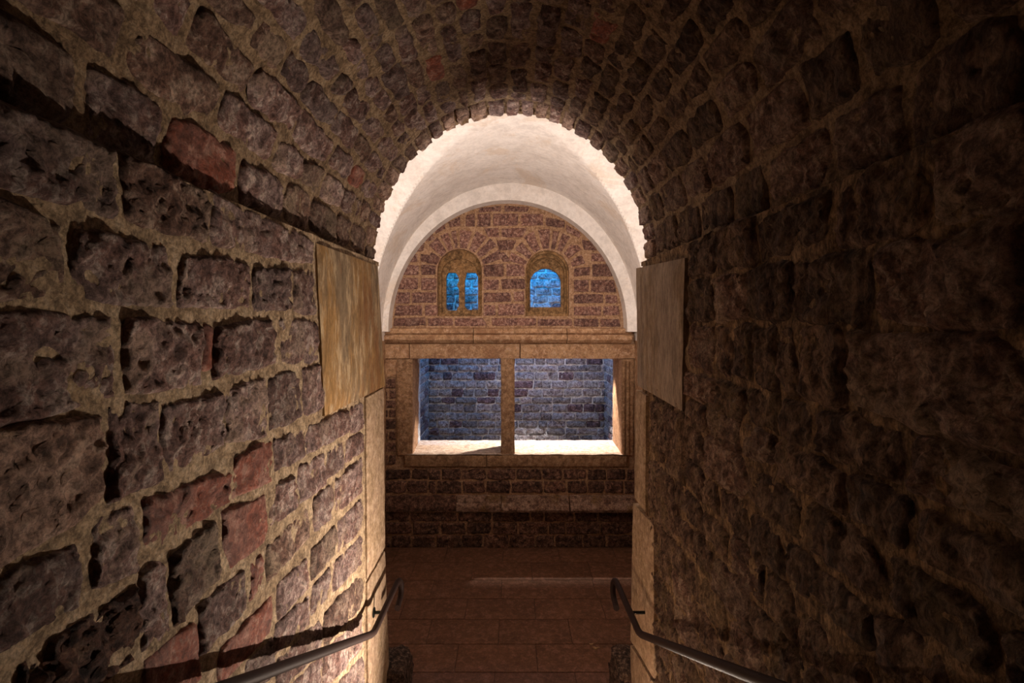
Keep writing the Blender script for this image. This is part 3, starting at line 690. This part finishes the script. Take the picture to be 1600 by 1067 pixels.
# ---------------------------------------------------------------- handrails
def handrail(side, xr, bend, end_y, label):
    zr = HC - 1.55; x = side * xr
    root = empty('handrail', (side * XW, 2.78, 0)); 
    sl_ = 0.522; near_y = 0.0
    pts = [(x, near_y, zr + (bend - near_y) * sl_), (x, bend - 0.5, zr + 0.5 * sl_), (x, bend - 0.05, zr + 0.05 * sl_), (x, bend - 0.02, zr + 0.014), (x, bend + 0.01, zr + 0.003), (x - side * 0.0, bend + 0.04, zr), (x - side * 0.008, end_y - 0.12, zr)]
    r_ = 0.058; dirx = -side * 0.30                      # crook: forward, down and back, leaning to the middle of the stair
    for k in range(13):
        t = math.pi * k / 12
        f = math.sin(t) * r_
        pts.append((x - side * 0.010 + dirx * (0.03 * k / 12 + 0.25 * f), end_y - r_ + f * 1.05, zr - r_ + math.cos(t) * r_))
    pts.append((x - side * 0.010 + dirx * 0.05, end_y - r_ - 0.07, zr - 2 * r_ + 0.004))
    o = tube('rail', pts, 0.0165, IRON, root, 18)
    # brackets: plate, arm and upright under the rail
    for by in (2.78, 1.15, 0.2):
        zb = zr if by > bend else zr + (bend - by) * sl_
        xw = side * (XW - 0.012)
        br = tube('bracket', [(xw, by, zb - 0.055), (x + side * 0.03, by, zb - 0.055), (x + side * 0.012, by, zb - 0.052), (x + side * 0.002, by, zb - 0.042), (x, by, zb - 0.03), (x, by, zb - 0.008)], 0.0085, IRONG, root, 12)
        pl = tube('wall_plate', [(side * (XW - 0.001), by, zb - 0.055), (side * (XW - 0.018), by, zb - 0.055)], 0.026, IRONG, br, 20)
        pl.parent = br; pl.location = Vector((side * (XW - 0.0095), by, zb - 0.055)) - (root.location + br.location)
    tag(root, label, 'handrail')
    return root
handrail(-1, 0.668, 2.505, 3.05, 'dark iron handrail on the left stair wall, casting a shadow on the mauve stones')
handrail(1, 0.632, 2.505, 3.05, 'dark iron handrail along the darker right stair wall')

# ---------------------------------------------------------------- guard stones at the foot of the jambs, litter
def guard(loc, s, label, seed):
    bm = bmesh.new(); bmesh.ops.create_cube(bm, size=2); bmesh.ops.subdivide_edges(bm, edges=bm.edges[:], cuts=11, use_grid_fill=True)
    sd = Vector((seed, seed * 2, 0))
    for v in bm.verts:
        p = v.co.copy(); q = Vector((p.x * math.sqrt(1 - p.z * p.z * 0.22 * (p.z > 0) - p.y * p.y * 0.12), p.y * math.sqrt(1 - p.z * p.z * 0.22 * (p.z > 0) - p.x * p.x * 0.12), p.z * math.sqrt(1 - (p.x * p.x + p.y * p.y) * 0.13 * (p.z > 0))))
        q = Vector((q.x * s[0], q.y * s[1], q.z * s[2] + s[2]))
        n_ = q.normalized() if q.length else Vector((0, 0, 1))
        f = fr(q + sd, 14, 5) * 0.012
        if q.z > 0.01: q += Vector((p.x, p.y, p.z * 0.8)) * f
        v.co = q
    me = bpy.data.meshes.new('guard_stone'); bm.to_mesh(me); bm.free()
    o = link('guard_stone', me, PEBBLE); o.location = loc; tag(o, label, 'stone'); return o
guard((-0.735, 3.22, 0.0), (0.105, 0.15, 0.205), 'rounded dark pebbly guard stone at the foot of the left jamb', 4)
guard((0.755, 3.24, 0.0), (0.105, 0.15, 0.200), 'dark reddish guard stone at the foot of the right jamb', 8)
for i, (px, py, lb) in enumerate(((924, 1007, 'smaller pale scrap of dry leaf on the red paving, left of the other scrap'), (931, 1013, 'larger pale scrap of dry leaf on the red paving near the right handrail'))):
    Y = yd(py); x = (px - 797) * Y / 800; s = 0.010 + 0.006 * i
    vs_ = []; n_ = 10
    for t in (0, 1):
        for k in range(n_):
            a = 2 * math.pi * k / n_; r_ = s * (1 + 0.3 * math.sin(3 * a + i))
            vs_.append((x + r_ * 1.7 * math.cos(a), Y + r_ * math.sin(a), 0.002 + 0.004 * abs(math.cos(a)) + 0.0012 * t))
    fs_ = [tuple(reversed(range(n_))), tuple(range(n_, 2 * n_))] + [(k, (k + 1) % n_, n_ + (k + 1) % n_, n_ + k) for k in range(n_)]
    tag(from_world('dry_leaf', vs_, fs_, LEAFM, None, True, None, (x, Y, 0)), lb, 'leaf')

# step light fitting in the right wall that holds the lamp
fx = empty('step_light', (XW, 2.42, 0.30))
solid('housing', (XW - 0.05, 2.34, 0.24), (XW + 0.03, 2.50, 0.36), IRONG, fx, 0.006, 0.0)
tag(fx, 'small dark metal step light low on the right stair wall', 'lamp')
fy = empty('step_light', (-XW, 2.38, 0.32))
solid('housing', (-XW - 0.03, 2.30, 0.26), (-XW + 0.05, 2.46, 0.38), IRONG, fy, 0.006, 0.0)
tag(fy, 'small dark metal step light low on the left stair wall', 'lamp')
